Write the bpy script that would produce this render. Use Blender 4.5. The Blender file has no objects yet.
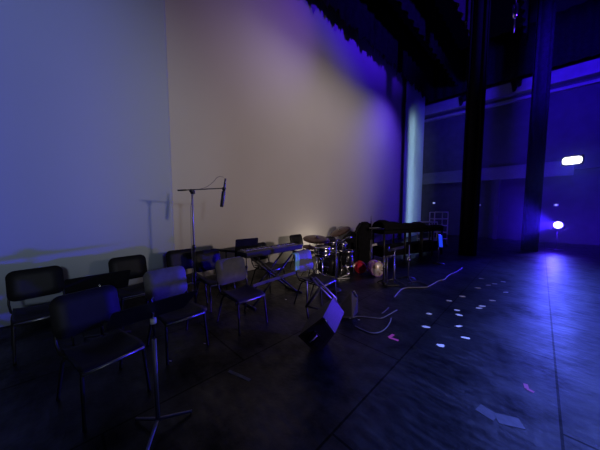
import bpy, bmesh, math, random
from mathutils import Vector, Matrix, Euler
random.seed(7)
S = bpy.context.scene
COL = S.collection
R = math.radians

# ------------------------------------------------------------------ camera
F = 240.0                      # focal length in pixels of the 600 px wide frame
CAM_H = 1.6
PITCH, YAW = -4.3, 45.0
cam_d = bpy.data.cameras.new('camera'); cam = bpy.data.objects.new('camera', cam_d)
COL.objects.link(cam)
cam.location = (0, 0, CAM_H)
cam.rotation_euler = (R(90 + PITCH), 0, R(YAW))
cam_d.sensor_width = 36; cam_d.lens = 36 * F / 600
cam_d.clip_start = .05
S.camera = cam
RM = Euler((R(90 + PITCH), 0, R(YAW))).to_matrix()
FWD = Vector((-math.sin(R(YAW)), math.cos(R(YAW)), 0))

def ray(px, py):
    return RM @ Vector(((px - 300) / F, (225 - py) / F, -1))
def Pf(px, py, f):             # point at horizontal distance f ahead of the camera
    d = ray(px, py); return Vector((0, 0, CAM_H)) + d * (f / d.dot(FWD))
def Pz(px, py, z=0):           # point on the level z
    d = ray(px, py); return Vector((0, 0, CAM_H)) + d * ((z - CAM_H) / d.z)
def Px(px, py, x):             # point on the plane x = const
    d = ray(px, py); return Vector((0, 0, CAM_H)) + d * (x / d.x)
def Py(px, py, y):
    d = ray(px, py); return Vector((0, 0, CAM_H)) + d * (y / d.y)

# ------------------------------------------------------------------ materials
MATS = {}
def mat(name, col, rough=.5, metal=0, noise=None, bump=None, emit=None, spec=.5, sheen=0):
    m = bpy.data.materials.new(name); m.use_nodes = True
    nt = m.node_tree; b = nt.nodes['Principled BSDF']
    b.inputs['Base Color'].default_value = (*col, 1)
    b.inputs['Roughness'].default_value = rough
    b.inputs['Metallic'].default_value = metal
    b.inputs['Specular IOR Level'].default_value = spec
    if sheen: b.inputs['Sheen Weight'].default_value = sheen
    tc = nt.nodes.new('ShaderNodeTexCoord')
    if noise is not None:
        scale, amt = noise[:2]
        n = nt.nodes.new('ShaderNodeTexNoise'); n.inputs['Scale'].default_value = scale
        n.inputs['Detail'].default_value = 5
        nt.links.new(tc.outputs['Object'], n.inputs['Vector'])
        r = nt.nodes.new('ShaderNodeValToRGB')
        lo = tuple(c * (1 - amt) for c in col); hi = tuple(min(1, c * (1 + amt)) for c in col)
        r.color_ramp.elements[0].position = .3; r.color_ramp.elements[1].position = .7
        r.color_ramp.elements[0].color = (*lo, 1); r.color_ramp.elements[1].color = (*hi, 1)
        nt.links.new(n.outputs['Fac'], r.inputs['Fac']); nt.links.new(r.outputs['Color'], b.inputs['Base Color'])
    if bump is not None:
        n = nt.nodes.new('ShaderNodeTexNoise'); n.inputs['Scale'].default_value = bump[0]
        nt.links.new(tc.outputs['Object'], n.inputs['Vector'])
        bp = nt.nodes.new('ShaderNodeBump'); bp.inputs['Strength'].default_value = bump[1]
        bp.inputs['Distance'].default_value = .01
        nt.links.new(n.outputs['Fac'], bp.inputs['Height']); nt.links.new(bp.outputs['Normal'], b.inputs['Normal'])
    if emit:
        b.inputs['Emission Color'].default_value = (*emit[0], 1); b.inputs['Emission Strength'].default_value = emit[1]
    MATS[name] = m
    return m

M_plastic = mat('black_plastic', (.012, .012, .014), .55, noise=(14, .15), bump=(220, .15), spec=.3)
M_litplastic = mat('lit_grey_plastic', (.16, .163, .17), .55, noise=(12, .15), bump=(220, .15), spec=.3)  # paler copy of the black plastic; front light put into its colour
M_tube = mat('dark_painted_tube', (.022, .022, .024), .45, spec=.3)
M_chrome = mat('chrome', (.75, .75, .76), .22, metal=1)
M_steel = mat('brushed_steel', (.42, .42, .43), .38, metal=1)
M_pole = mat('satin_grey_pole', (.16, .155, .18), .42, metal=.7)
M_litpole = mat('lit_grey_pole', (.34, .32, .38), .45, metal=.35)  # paler copy of the grey pole; light on the poles put into the colour
M_black = mat('black_powder_coat', (.018, .018, .02), .45, noise=(30, .2))
M_blacksatin = mat('black_satin_desk', (.018, .018, .021), .45, noise=(30, .2), spec=.3)
M_drape = mat('black_velour', (.010, .010, .012), .95, noise=(9, .3), spec=.1)
M_bluedrape = mat('dark_border_cloth', (.035, .035, .04), .9, noise=(5, .2), spec=.1)
M_cyc = mat('muslin_cyclorama', (.62, .60, .585), .95, noise=(.5, .03), spec=.05)
M_scrim = mat('grey_scrim', (.46, .52, .56), .95, noise=(.5, .03), spec=.05)
M_leg = mat('pale_green_leg', (.50, .66, .62), .95, noise=(.8, .05), spec=.05)
M_wall = mat('dark_painted_block', (.062, .062, .068), .85, noise=(3, .15))
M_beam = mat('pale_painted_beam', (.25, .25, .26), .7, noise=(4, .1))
M_band = mat('dull_painted_lintel', (.14, .14, .15), .8, noise=(4, .1))
M_ceil = mat('black_painted_ceiling', (.012, .012, .014), .95)
M_white = mat('white_tape', (.85, .83, .70), .6, noise=(60, .1))
M_pink = mat('pink_tape', (.85, .10, .26), .6, noise=(60, .1))
M_darkpink = mat('worn_pink_tape', (.30, .05, .12), .6, noise=(60, .2))
M_greytape = mat('grey_tape', (.13, .13, .14), .6, noise=(40, .2))
M_paleblue = mat('scuffed_floor_patch', (.045, .045, .055), .5, noise=(20, .3))
M_label = mat('white_label', (.85, .85, .88), .6)
M_cable = mat('pale_cable_sheath', (.20, .19, .22), .55)
M_darkcable = mat('dark_cable_sheath', (.10, .09, .10), .5)
M_brass = mat('dark_bronze', (.16, .10, .075), .38, metal=.9, bump=(160, .1))
M_red = mat('red_shell', (.8, .03, .07), .35, noise=(25, .3))
M_head = mat('drumhead_film', (.55, .53, .48), .5, noise=(8, .1))
M_shell = mat('black_lacquer', (.015, .015, .018), .2)
M_cyan = mat('cyan_light_cloth', (.28, .66, .76), .9, noise=(14, .15), spec=.1)
M_grille = mat('black_grille', (.014, .014, .016), .6, bump=(400, .5))
M_cab = mat('textured_cabinet_paint', (.055, .05, .06), .5, bump=(180, .35))
M_rack = mat('grey_rack_steel', (.62, .62, .65), .5, metal=.4)
M_spark = None
def sparkle():
    m = bpy.data.materials.new('mottled_silver_film'); m.use_nodes = True
    nt = m.node_tree; b = nt.nodes['Principled BSDF']
    tc = nt.nodes.new('ShaderNodeTexCoord'); v = nt.nodes.new('ShaderNodeTexVoronoi'); v.inputs['Scale'].default_value = 16
    nt.links.new(tc.outputs['Object'], v.inputs['Vector'])
    r = nt.nodes.new('ShaderNodeValToRGB')
    e = r.color_ramp.elements
    e[0].color = (.06, .05, .06, 1); e[0].position = .15
    e[1].color = (.85, .80, .74, 1); e[1].position = .62
    x = e.new(.38); x.color = (.55, .40, .22, 1)
    nt.links.new(v.outputs['Color'], r.inputs['Fac']); nt.links.new(r.outputs['Color'], b.inputs['Base Color'])
    b.inputs['Roughness'].default_value = .4; b.inputs['Metallic'].default_value = .3
    return m
M_spark = sparkle()
M_purplehoop = mat('purple_hoop', (.42, .16, .55), .4, noise=(40, .4))

def floor_mat():
    m = bpy.data.materials.new('black_stage_hardboard'); m.use_nodes = True
    nt = m.node_tree; b = nt.nodes['Principled BSDF']; L = nt.links
    tc = nt.nodes.new('ShaderNodeTexCoord')
    mp = nt.nodes.new('ShaderNodeMapping'); mp.vector_type = 'POINT'
    # texture x runs along world y
    mp.inputs['Rotation'].default_value = (0, 0, R(-90)); mp.inputs['Location'].default_value = FLOOR_OFF
    L.new(tc.outputs['Object'], mp.inputs['Vector'])
    br = nt.nodes.new('ShaderNodeTexBrick')
    br.inputs['Scale'].default_value = 1; br.inputs['Brick Width'].default_value = 2.3
    br.inputs['Row Height'].default_value = 1.15; br.inputs['Mortar Size'].default_value = .01
    br.inputs['Mortar Smooth'].default_value = .3; br.offset = .5
    br.inputs['Color1'].default_value = (1, 1, 1, 1); br.inputs['Color2'].default_value = (.86, .86, .86, 1)
    br.inputs['Mortar'].default_value = (.3, .3, .3, 1)
    L.new(mp.outputs['Vector'], br.inputs['Vector'])
    n = nt.nodes.new('ShaderNodeTexNoise'); n.inputs['Scale'].default_value = 1.7; n.inputs['Detail'].default_value = 8
    n.inputs['Roughness'].default_value = .65
    L.new(tc.outputs['Object'], n.inputs['Vector'])
    r = nt.nodes.new('ShaderNodeValToRGB')
    r.color_ramp.elements[0].position = .32; r.color_ramp.elements[0].color = (.0025, .0025, .0029, 1)
    r.color_ramp.elements[1].position = .72; r.color_ramp.elements[1].color = (.009, .009, .0105, 1)
    L.new(n.outputs['Fac'], r.inputs['Fac'])
    # scuffs: stretched noise
    mp2 = nt.nodes.new('ShaderNodeMapping'); mp2.inputs['Scale'].default_value = (5, 22, 1); mp2.inputs['Rotation'].default_value = (0, 0, R(38))
    L.new(tc.outputs['Object'], mp2.inputs['Vector'])
    n2 = nt.nodes.new('ShaderNodeTexNoise'); n2.inputs['Scale'].default_value = 1; n2.inputs['Detail'].default_value = 4
    L.new(mp2.outputs['Vector'], n2.inputs['Vector'])
    r2 = nt.nodes.new('ShaderNodeValToRGB')
    r2.color_ramp.elements[0].position = .45; r2.color_ramp.elements[0].color = (.75, .75, .75, 1)
    r2.color_ramp.elements[1].position = .75; r2.color_ramp.elements[1].color = (1.6, 1.6, 1.6, 1)
    L.new(n2.outputs['Fac'], r2.inputs['Fac'])
    mx = nt.nodes.new('ShaderNodeMix'); mx.data_type = 'RGBA'; mx.blend_type = 'MULTIPLY'; mx.inputs['Factor'].default_value = 1
    L.new(r.outputs['Color'], mx.inputs['A']); L.new(r2.outputs['Color'], mx.inputs['B'])
    mx2 = nt.nodes.new('ShaderNodeMix'); mx2.data_type = 'RGBA'; mx2.blend_type = 'MULTIPLY'; mx2.inputs['Factor'].default_value = 1
    L.new(mx.outputs['Result'], mx2.inputs['A']); L.new(br.outputs['Color'], mx2.inputs['B'])
    L.new(mx2.outputs['Result'], b.inputs['Base Color'])
    rr = nt.nodes.new('ShaderNodeMapRange'); rr.inputs['From Min'].default_value = .3; rr.inputs['From Max'].default_value = .75
    rr.inputs['To Min'].default_value = .33; rr.inputs['To Max'].default_value = .55
    L.new(n2.outputs['Fac'], rr.inputs['Value']); L.new(rr.outputs['Result'], b.inputs['Roughness'])
    n3 = nt.nodes.new('ShaderNodeTexNoise'); n3.inputs['Scale'].default_value = 14; n3.inputs['Detail'].default_value = 6
    L.new(tc.outputs['Object'], n3.inputs['Vector'])
    bp = nt.nodes.new('ShaderNodeBump'); bp.inputs['Strength'].default_value = .35; bp.inputs['Distance'].default_value = .012
    L.new(n3.outputs['Fac'], bp.inputs['Height']); L.new(bp.outputs['Normal'], b.inputs['Normal'])
    sm = nt.nodes.new('ShaderNodeMapRange'); sm.inputs['From Min'].default_value = .35; sm.inputs['From Max'].default_value = .65
    sm.inputs['To Min'].default_value = .10; sm.inputs['To Max'].default_value = .62
    L.new(n.outputs['Fac'], sm.inputs['Value'])
    sx = nt.nodes.new('ShaderNodeMath'); sx.operation = 'MULTIPLY'
    bw = nt.nodes.new('ShaderNodeRGBToBW'); L.new(br.outputs['Color'], bw.inputs['Color'])
    L.new(sm.outputs['Result'], sx.inputs[0]); L.new(bw.outputs['Val'], sx.inputs[1])
    L.new(sx.outputs['Value'], b.inputs['Specular IOR Level'])
    return m
FLOOR_OFF = (-.13, .19, 0)   # panel seams: along y at x = .1, across at y = 3.63 / 2.48

# ------------------------------------------------------------------ mesh builder
class MB:
    def __init__(s): s.bm = bmesh.new()
    def box(s, c, size, rot=(0, 0, 0), bevel=0, m=None):
        mt = m if m is not None else Matrix.Translation(c) @ Euler(rot).to_matrix().to_4x4()
        r = bmesh.ops.create_cube(s.bm, size=1, matrix=mt @ Matrix.Diagonal((*size, 1)))
        if bevel:
            es = list({e for v in r['verts'] for e in v.link_edges})
            bmesh.ops.bevel(s.bm, geom=es, offset=bevel, segments=2, affect='EDGES', profile=.7)
        return s
    def tube(s, pts, r, seg=10, cap=True):
        pts = [Vector(p) for p in pts]
        rs = r if isinstance(r, (list, tuple)) else [r] * len(pts)
        rings = []; prev = None
        for i, p in enumerate(pts):
            t = (pts[min(i + 1, len(pts) - 1)] - pts[max(i - 1, 0)])
            if t.length < 1e-9: t = Vector((0, 0, 1))
            t.normalize()
            if prev is None:
                u = t.cross(Vector((0, 0, 1)))
                if u.length < .05: u = t.cross(Vector((1, 0, 0)))
            else:
                u = prev - t * prev.dot(t)
            u.normalize(); prev = u; w = t.cross(u)
            rings.append([s.bm.verts.new(p + (u * math.cos(a) + w * math.sin(a)) * rs[i])
                          for a in [2 * math.pi * k / seg for k in range(seg)]])
        for a, b in zip(rings, rings[1:]):
            for k in range(seg):
                f = s.bm.faces.new((a[k], a[(k + 1) % seg], b[(k + 1) % seg], b[k])); f.smooth = True
        if cap:
            s.bm.faces.new(rings[0][::-1]); s.bm.faces.new(rings[-1])
        return s
    def lathe(s, prof, m=None, seg=28):
        m = m or Matrix()
        rings = []
        for r, z in prof:
            if r < 1e-6: rings.append([s.bm.verts.new(m @ Vector((0, 0, z)))])
            else: rings.append([s.bm.verts.new(m @ Vector((r * math.cos(2 * math.pi * k / seg), r * math.sin(2 * math.pi * k / seg), z))) for k in range(seg)])
        for a, b in zip(rings, rings[1:]):
            for k in range(seg):
                k2 = (k + 1) % seg
                if len(a) == 1 and len(b) == 1: continue
                if len(a) == 1: vs = (a[0], b[k2], b[k])
                elif len(b) == 1: vs = (a[k], a[k2], b[0])
                else: vs = (a[k], a[k2], b[k2], b[k])
                f = s.bm.faces.new(vs); f.smooth = True
        for ring, fl in ((rings[0], True), (rings[-1], False)):
            if len(ring) > 1: s.bm.faces.new(ring[::-1] if fl else ring)
        return s
    def hull(s, pts):
        vs = [s.bm.verts.new(Vector(p)) for p in pts]
        r = bmesh.ops.convex_hull(s.bm, input=vs)
        bad = [g for g in r['geom_interior'] if isinstance(g, bmesh.types.BMVert)]
        if bad: bmesh.ops.delete(s.bm, geom=bad, context='VERTS')
        return s
    def prism(s, poly, t, m=None):      # polygon in local xy, thickness along z centred
        m = m or Matrix()
        lo = [s.bm.verts.new(m @ Vector((x, y, -t / 2))) for x, y in poly]
        hi = [s.bm.verts.new(m @ Vector((x, y, t / 2))) for x, y in poly]
        s.bm.faces.new(lo[::-1]); s.bm.faces.new(hi)
        n = len(poly)
        for k in range(n): s.bm.faces.new((lo[k], lo[(k + 1) % n], hi[(k + 1) % n], hi[k]))
        return s
    def grid(s, fn, nu, nv, thick=0):   # surface fn(u,v) -> point
        vs = [[s.bm.verts.new(fn(i / nu, j / nv)) for j in range(nv + 1)] for i in range(nu + 1)]
        fs = []
        for i in range(nu):
            for j in range(nv):
                f = s.bm.faces.new((vs[i][j], vs[i + 1][j], vs[i + 1][j + 1], vs[i][j + 1])); f.smooth = True; fs.append(f)
        if thick:
            bmesh.ops.recalc_face_normals(s.bm, faces=fs)
            bmesh.ops.solidify(s.bm, geom=fs, thickness=thick)
        return s
    def build(s, name, m, parent=None):
        bmesh.ops.recalc_face_normals(s.bm, faces=s.bm.faces)
        me = bpy.data.meshes.new(name); s.bm.to_mesh(me); s.bm.free()
        me.materials.append(m)
        o = bpy.data.objects.new(name, me); COL.objects.link(o)
        if parent is not None: o.parent = parent
        return o

def rrect(w, h, r, n=5):               # rounded rectangle outline
    out = []
    for cx, cy, a0 in ((w / 2 - r, h / 2 - r, 0), (-w / 2 + r, h / 2 - r, 90), (-w / 2 + r, -h / 2 + r, 180), (w / 2 - r, -h / 2 + r, 270)):
        for k in range(n + 1):
            a = R(a0 + 90 * k / n); out.append((cx + r * math.cos(a), cy + r * math.sin(a)))
    return out
def tag(o, label, cat, group=None, kind=None):
    if label: o['label'] = label
    if cat: o['category'] = cat
    if group: o['group'] = group
    if kind: o['kind'] = kind
    return o
def thing(name, loc, rz, label, cat, group=None):
    o = bpy.data.objects.new(name, None); COL.objects.link(o)
    o.empty_display_size = .1
    o.location = loc; o.rotation_euler = (0, 0, rz)
    return tag(o, label, cat, group)
def copy_tree(o, parent=None):
    c = o.copy(); COL.objects.link(c)
    if parent is not None: c.parent = parent
    for ch in [k for k in bpy.data.objects if k.parent == o]: copy_tree(ch, c)
    return c
def struct(name, mb, m):
    o = mb.build(name, m); o['kind'] = 'structure'; return o
def along(a, b):                       # matrix with z axis from a to b, origin a
    a, b = Vector(a), Vector(b); z = (b - a).normalized()
    return Matrix.Translation(a) @ z.to_track_quat('Z', 'Y').to_matrix().to_4x4()

# ------------------------------------------------------------------ the setting
M_floor = floor_mat()
YF = 15.4            # far side wall of the stage
XC = -5.1            # cyclorama plane
struct('floor', MB().box((1, 5.2, -.1), (16, 22.4, .2)), M_floor)
struct('ceiling', MB().box((1, 5.2, 9.6), (16, 22.4, .2)), M_ceil)
struct('wall_back', MB().box((-6.6, 5.2, 4.75), (.2, 22.4, 9.5)), M_wall)
wf = MB(); wf.box((1, YF + .15, 6.35), (15, .3, 6.3)); wf.box((1, YF + .55, 1.6), (15, .3, 3.2))
struct('wall_far', wf, M_wall)
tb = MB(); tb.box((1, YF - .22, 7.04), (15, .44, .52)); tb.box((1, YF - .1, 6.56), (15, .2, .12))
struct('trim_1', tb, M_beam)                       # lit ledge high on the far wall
struct('trim_2', MB().box((-2.9, YF - .06, 3.25), (7.6, .14, .62)), M_band)   # lintel band
pc = Py(497, 200, YF)
struct('trim_3', MB().box((pc.x, YF - .02, 1.47), (.17, .3, 2.94), bevel=.02), M_wall)   # pilaster under the lintel

# cyclorama: large muslin sheets hung along the back of the stage
def cloth(name, x, y0, y1, z0, z1, m, amp=.02, wave=2.2):
    b = MB()
    def fn(u, v):
        y = y0 + (y1 - y0) * u; z = z0 + (z1 - z0) * v
        return Vector((x + amp * math.sin(y * wave) * (.6 + .4 * v) + amp * .5 * math.sin(y * wave * 2.7 + 1), y, z))
    b.grid(fn, 120, 8, thick=.012)
    return b.build(name, m)
seam = Px(172.3, 200, XC + .13)
rend = Px(404, 200, XC)
c1 = cloth('cyclorama', XC, seam.y - .6, rend.y + .6, .01, 9.2, M_cyc, .01)
tag(c1, 'tall warm grey cyclorama cloth behind the drum kit', 'backdrop')
c2 = cloth('scrim_panel', XC + .13, -3.2, seam.y, .01, 9.2, M_scrim, .012, 1.7)
tag(c2, 'tall blue-grey backdrop panel at the left, behind the chairs', 'backdrop')
le, re_ = Px(402.5, 200, XC + .2), Px(421.5, 200, XC + .2)
c3 = cloth('leg_curtain', XC + .2, le.y, re_.y, .01, 9.2, M_leg, .03, 1.6)
tag(c3, 'narrow pale green curtain at the far end of the cyclorama', 'curtain')

# border with a ragged fringe in front of the cyclorama
def border(name, x, y0, y1, z, m, label, fringe=0, h=2.0, step=.5, wave=.05):
    b = MB(); n = int((y1 - y0) / .06)
    zs = [z - (random.random() ** 2) * fringe - fringe * .4 * (.5 + .5 * math.sin(i * .37)) for i in range(n + 1)]
    def fn(u, v):
        i = round(u * n); y = y0 + (y1 - y0) * u
        zz = (zs[i]) if v == 0 else z + .02 + (h - .02) * v
        return Vector((x + wave * math.sin(y * 2 * math.pi / step), y, zz))
    b.grid(fn, n, 4, thick=.02)
    return tag(b.build(name, m), label, 'curtain')
border('border_curtain', -4.55, -3, 14.66, 7.42, M_drape, 'black border curtain with ragged fringed edge above the cyclorama', .22)
border('border_curtain', -3.35, -3, 14.66, 7.75, M_drape, 'plain black border curtain just behind the bluish one', 0)
border('border_curtain', -2.06, -3, 13.5, 7.55, M_bluedrape, 'dark bluish border curtain hanging over mid stage', 0)
border('border_curtain', -.75, -3, 13.5, 8.0, M_drape, 'black border curtain nearest the upper right corner', 0)

def leg(name, x0, x1, y, label, depth=.3):
    b = MB(); n = 60
    def fn(u, v):
        a = u * 2 * math.pi
        x = (x0 + x1) / 2 + (x1 - x0) / 2 * math.copysign(abs(math.cos(a)) ** .6, math.cos(a))
        yy = y + depth / 2 * math.copysign(abs(math.sin(a)) ** .6, math.sin(a)) + .03 * math.sin(a * 9)
        return Vector((x, yy, .01 + 9.3 * v))
    b.grid(fn, n, 6)
    return tag(b.build(name, M_drape), label, 'curtain')
b = MB()
b.grid(lambda u, v: Vector((-4.55 + 11.6 * u, 14.76 + .05 * math.sin(u * 170), 7.38 + 2.1 * v)), 240, 3, thick=.02)
tag(b.build('border_curtain', M_drape), 'black border curtain across the far wall above the high ledge', 'curtain')
leg('leg_curtain', Py(461.5, 200, 9.6).x, Py(479.5, 200, 9.6).x, 9.6, 'broad black leg curtain standing beside the equipment cart', .3)
leg('leg_curtain', Py(524, 200, 12.05).x, Py(542, 200, 12.05).x, 12.05, 'black leg curtain to the left of the two lamps', .25)

# ------------------------------------------------------------------ lamps in view
def cone_matrix(direction):
    return Vector(direction).normalized().to_track_quat('Z', 'Y').to_matrix().to_4x4()

def spot(name, loc, target, power, col, angle, blend=.6, radius=.1):
    d = bpy.data.lights.new(name, 'SPOT'); d.energy = power; d.color = col
    d.spot_size = R(angle); d.spot_blend = blend; d.shadow_soft_size = radius
    o = bpy.data.objects.new(name, d); COL.objects.link(o)
    o.location = loc
    o.rotation_euler = (Vector(target) - Vector(loc)).to_track_quat('-Z', 'Y').to_euler()
    return o
def point(name, loc, power, col, radius=.05):
    d = bpy.data.lights.new(name, 'POINT'); d.energy = power; d.color = col; d.shadow_soft_size = radius
    o = bpy.data.objects.new(name, d); COL.objects.link(o); o.location = loc
    return o
BLUE = (.10, .09, 1.0)
M_lampblue = mat('blue_lamp_lens', (.8, .85, 1), .3, emit=((.6, .66, 1.0), 3))
M_lampwarm = mat('warm_lamp_lens', (1, 1, .9), .3, emit=((1.0, 1.0, .86), 3.5))

bl = Pf(558, 225, 8.9); wl = Pf(572, 160.5, 9.0)
# blue par can on a floor stand
t = thing('stage_lamp', (bl.x, bl.y, 0), 0, 'round blue stage lamp glowing low by the floor at the right', 'lamp')
aim = Vector((-.35, -1, .02)).normalized()
mm = Matrix.Translation((0, 0, bl.z)) @ cone_matrix(aim)
MB().lathe([(0, -.30), (.08, -.30), (.10, -.26), (.15, -.02), (.155, 0), (.13, 0), (.12, -.02), (0, -.02)], mm).build('housing', M_black, t)
MB().lathe([(0, -.015), (.135, -.015), (.135, -.005), (.06, .012), (0, .016)], mm).build('lens', M_lampblue, t)
b = MB()
for sx in (-1, 1): b.tube([(sx * .17, .06, bl.z), (sx * .17, .06, bl.z - .2), (0, .06, bl.z - .24)], .01)
b.build('yoke', M_black, t)
MB().tube([(0, .06, .02), (0, .06, bl.z - .24)], .016).build('pole', M_black, t)
MB().lathe([(0, .0), (.22, .0), (.22, .02), (.03, .035), (0, .035)], Matrix.Translation((0, .06, 0))).build('base', M_black, t)
# warm flood on the far wall
t = thing('flood_lamp', (wl.x, wl.y, wl.z), 0, 'bright white flood lamp high above the blue one', 'lamp')
mm = cone_matrix((-.3, -1, -.1))
fl = MB().box((0, 0, 0), (.56, .36, .12), m=mm @ Matrix.Translation((0, 0, -.07)), bevel=.02); fl.build('housing', M_black, t)
MB().prism(rrect(.50, .27, .1), .02, mm).build('lens', M_lampwarm, t)
b = MB(); b.tube([(-.1, .1, .0), (-.1, YF - wl.y, 0)], .02); b.tube([(.1, .1, .0), (.1, YF - wl.y, 0)], .02)
b.box((0, YF - wl.y - .02, 0), (.4, .04, .3)); b.build('wall_bracket', M_black, t)

# ------------------------------------------------------------------ lights
def area(name, loc, target, sx, sy, power, col, spread=180):
    d = bpy.data.lights.new(name, 'AREA'); d.shape = 'RECTANGLE'; d.size = sx; d.size_y = sy
    d.energy = power; d.color = col; d.spread = R(spread)
    o = bpy.data.objects.new(name, d); COL.objects.link(o); o.location = loc
    z = (Vector(loc) - Vector(target)).normalized(); x = Vector((0, 1, 0)) if sx > sy else Vector((0, 0, 1)).cross(z); x = (x - z * x.dot(z)).normalized()
    y = z.cross(x); o.rotation_euler = Matrix((x, y, z)).transposed().to_euler()
    return o
DEEP = (.03, .008, 1.0)
W1 = (1, 1, 1)
LIGHTS = {
    'far_floor_fill': (1500, (0.03, 0.01, 1)),
    'wall_fill': (750, (0.05, 0.008, 1)),
    'blue_beam': (8500, (0.03, 0.01, 1)),
    'blue_skim': (110, (0.1, 0.14, 1)),
    'cyc_fill': (13, (0.92, 0.8, 0.88)),
    'scrim_fill': (2.118, (0.660, 0.780, 1.000)),
    'front_beam': (1380, (1, 0.79, 0.73)),
    'front_grey_beam': (1000, (0.68, 0.78, 1.0)),
    'ground_glow': (11, (1, 0.85, 0.66)),
    'leg_fill': (17, (0.58, 0.74, 1)),
    'cyc_end_fill': (360, (0.09, 0.02, 1)),
    'violet_fill': (97.17, (0.200, 0.030, 1.000)),
    'blue_wash': (300, (0.12, 0.18, 1)),
    'pool_beam': (14500, (0.13, 0.2, 1)),
    'flood_beam': (640, (0.08, 0.13, 1)),
    'blue_glow': (170, (0.05, 0.005, 1)),
    'beam_wash': (2300, (0.03, 0.003, 1)),
    'ceiling_fill': (9000, (0.06, 0.01, 1)),
    'monitor_fill': (3000, (0.1, 0.03, 1)),
}
# LIGHTTABLE
def energy(name, default):
    e, c = LIGHTS.get(name, (default, W1)); return e, c
def lit(fn, name, default, **k):
    e, c = energy(name, default); k.update(power=e, col=c)
    return fn(name, **k)
lit(spot, 'blue_beam', 3000, loc=Vector(bl) + aim * .06, target=(-5.1, .8, 2.1), angle=38, blend=1.0, radius=.06)
lit(spot, 'wall_fill', 100, loc=(2.7, 12.6, .3), target=(.6, 15.4, 1.4), angle=100, blend=1.0, radius=.2)  # unseen spot added to turn the wall behind the lamps blue
lit(spot, 'far_floor_fill', 300, loc=(.6, 10.5, 7.0), target=(-.2, 9.6, 0), angle=46, blend=1.0, radius=.3)  # unseen overhead spot added to make the far floor deep blue
lit(spot, 'blue_skim', 300, loc=Vector(bl) + aim * .1, target=(.2, 5.0, .0), angle=75, blend=1.0, radius=.06)
lit(area, 'cyc_fill', 60, loc=(-2.4, 7.0, 7.2), target=(-5.1, 7.0, 4.2), sx=7, sy=.3, spread=62)  # added unseen strip to lift the cyclorama, aimed clear of the chairs
lit(area, 'scrim_fill', 30, loc=(-2.4, -1.2, 7.2), target=(-5.1, -1.2, 4.2), sx=3.5, sy=.3, spread=62)  # same kind of added unseen strip, for the left panel
lit(spot, 'front_beam', 500, loc=(7.5, 3.8, 3.2), target=(-5.1, 4.8, 2.6), angle=50, blend=1.0, radius=.2)
lit(spot, 'front_grey_beam', 300, loc=(7.5, -1.0, 3.4), target=(-5.1, -.8, 2.8), angle=36, blend=1.0, radius=.3)
lit(point, 'ground_glow', 8, loc=(-4.45, 5.4, .3), radius=.15)
lit(area, 'leg_fill', 100, loc=(-3.9, 12.1, 3.2), target=(-4.9, 13.4, 3.2), sx=.25, sy=6, spread=64)  # unseen strip added to brighten the pale curtain evenly
lit(spot, 'cyc_end_fill', 100, loc=(-2.6, 10.6, 6.9), target=(-5.1, 10.3, 3.8), angle=88, blend=1.0, radius=.1)  # added unseen spot; stands in for blue spill on the cyclorama end
lit(spot, 'violet_fill', 100, loc=(-2.4, 5.5, 6.9), target=(-5.1, 4.0, 6.6), angle=90, blend=1.0, radius=.1)  # added unseen spot for the violet tint high on the cyclorama
lit(spot, 'blue_wash', 1500, loc=(1.5, 12.4, 8.9), target=(1.9, 2.8, 0), angle=42, blend=1.0, radius=.4)
lit(spot, 'pool_beam', 800, loc=(4.0, 7.0, 7.0), target=(1.6, 3.4, 0), angle=40, blend=1.0, radius=.4)
lit(spot, 'flood_beam', 600, loc=Vector(wl) + Vector((-.1, -.25, -.02)), target=(.9, 4.4, 0), angle=60, blend=1.0, radius=.12)
lit(point, 'blue_glow', 40, loc=Vector(bl) + aim * .25, radius=.1)
lit(spot, 'beam_wash', 300, loc=(.8, 9.5, 6.6), target=(-.3, 15, 6.6), angle=90, blend=.9, radius=.3)
lit(spot, 'ceiling_fill', 600, loc=(6, 7, 3.0), target=(-1.5, 8.0, 9.5), angle=56, blend=1.0, radius=.3)  # unseen blue fill added to tint the borders and ceiling
lit(spot, 'monitor_fill', 600, loc=(3.2, 5.0, 2.2), target=(-1.8, 2.3, .35), angle=12, blend=1.0, radius=.08)  # added unseen spot that turns the floor monitor's side blue

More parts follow.
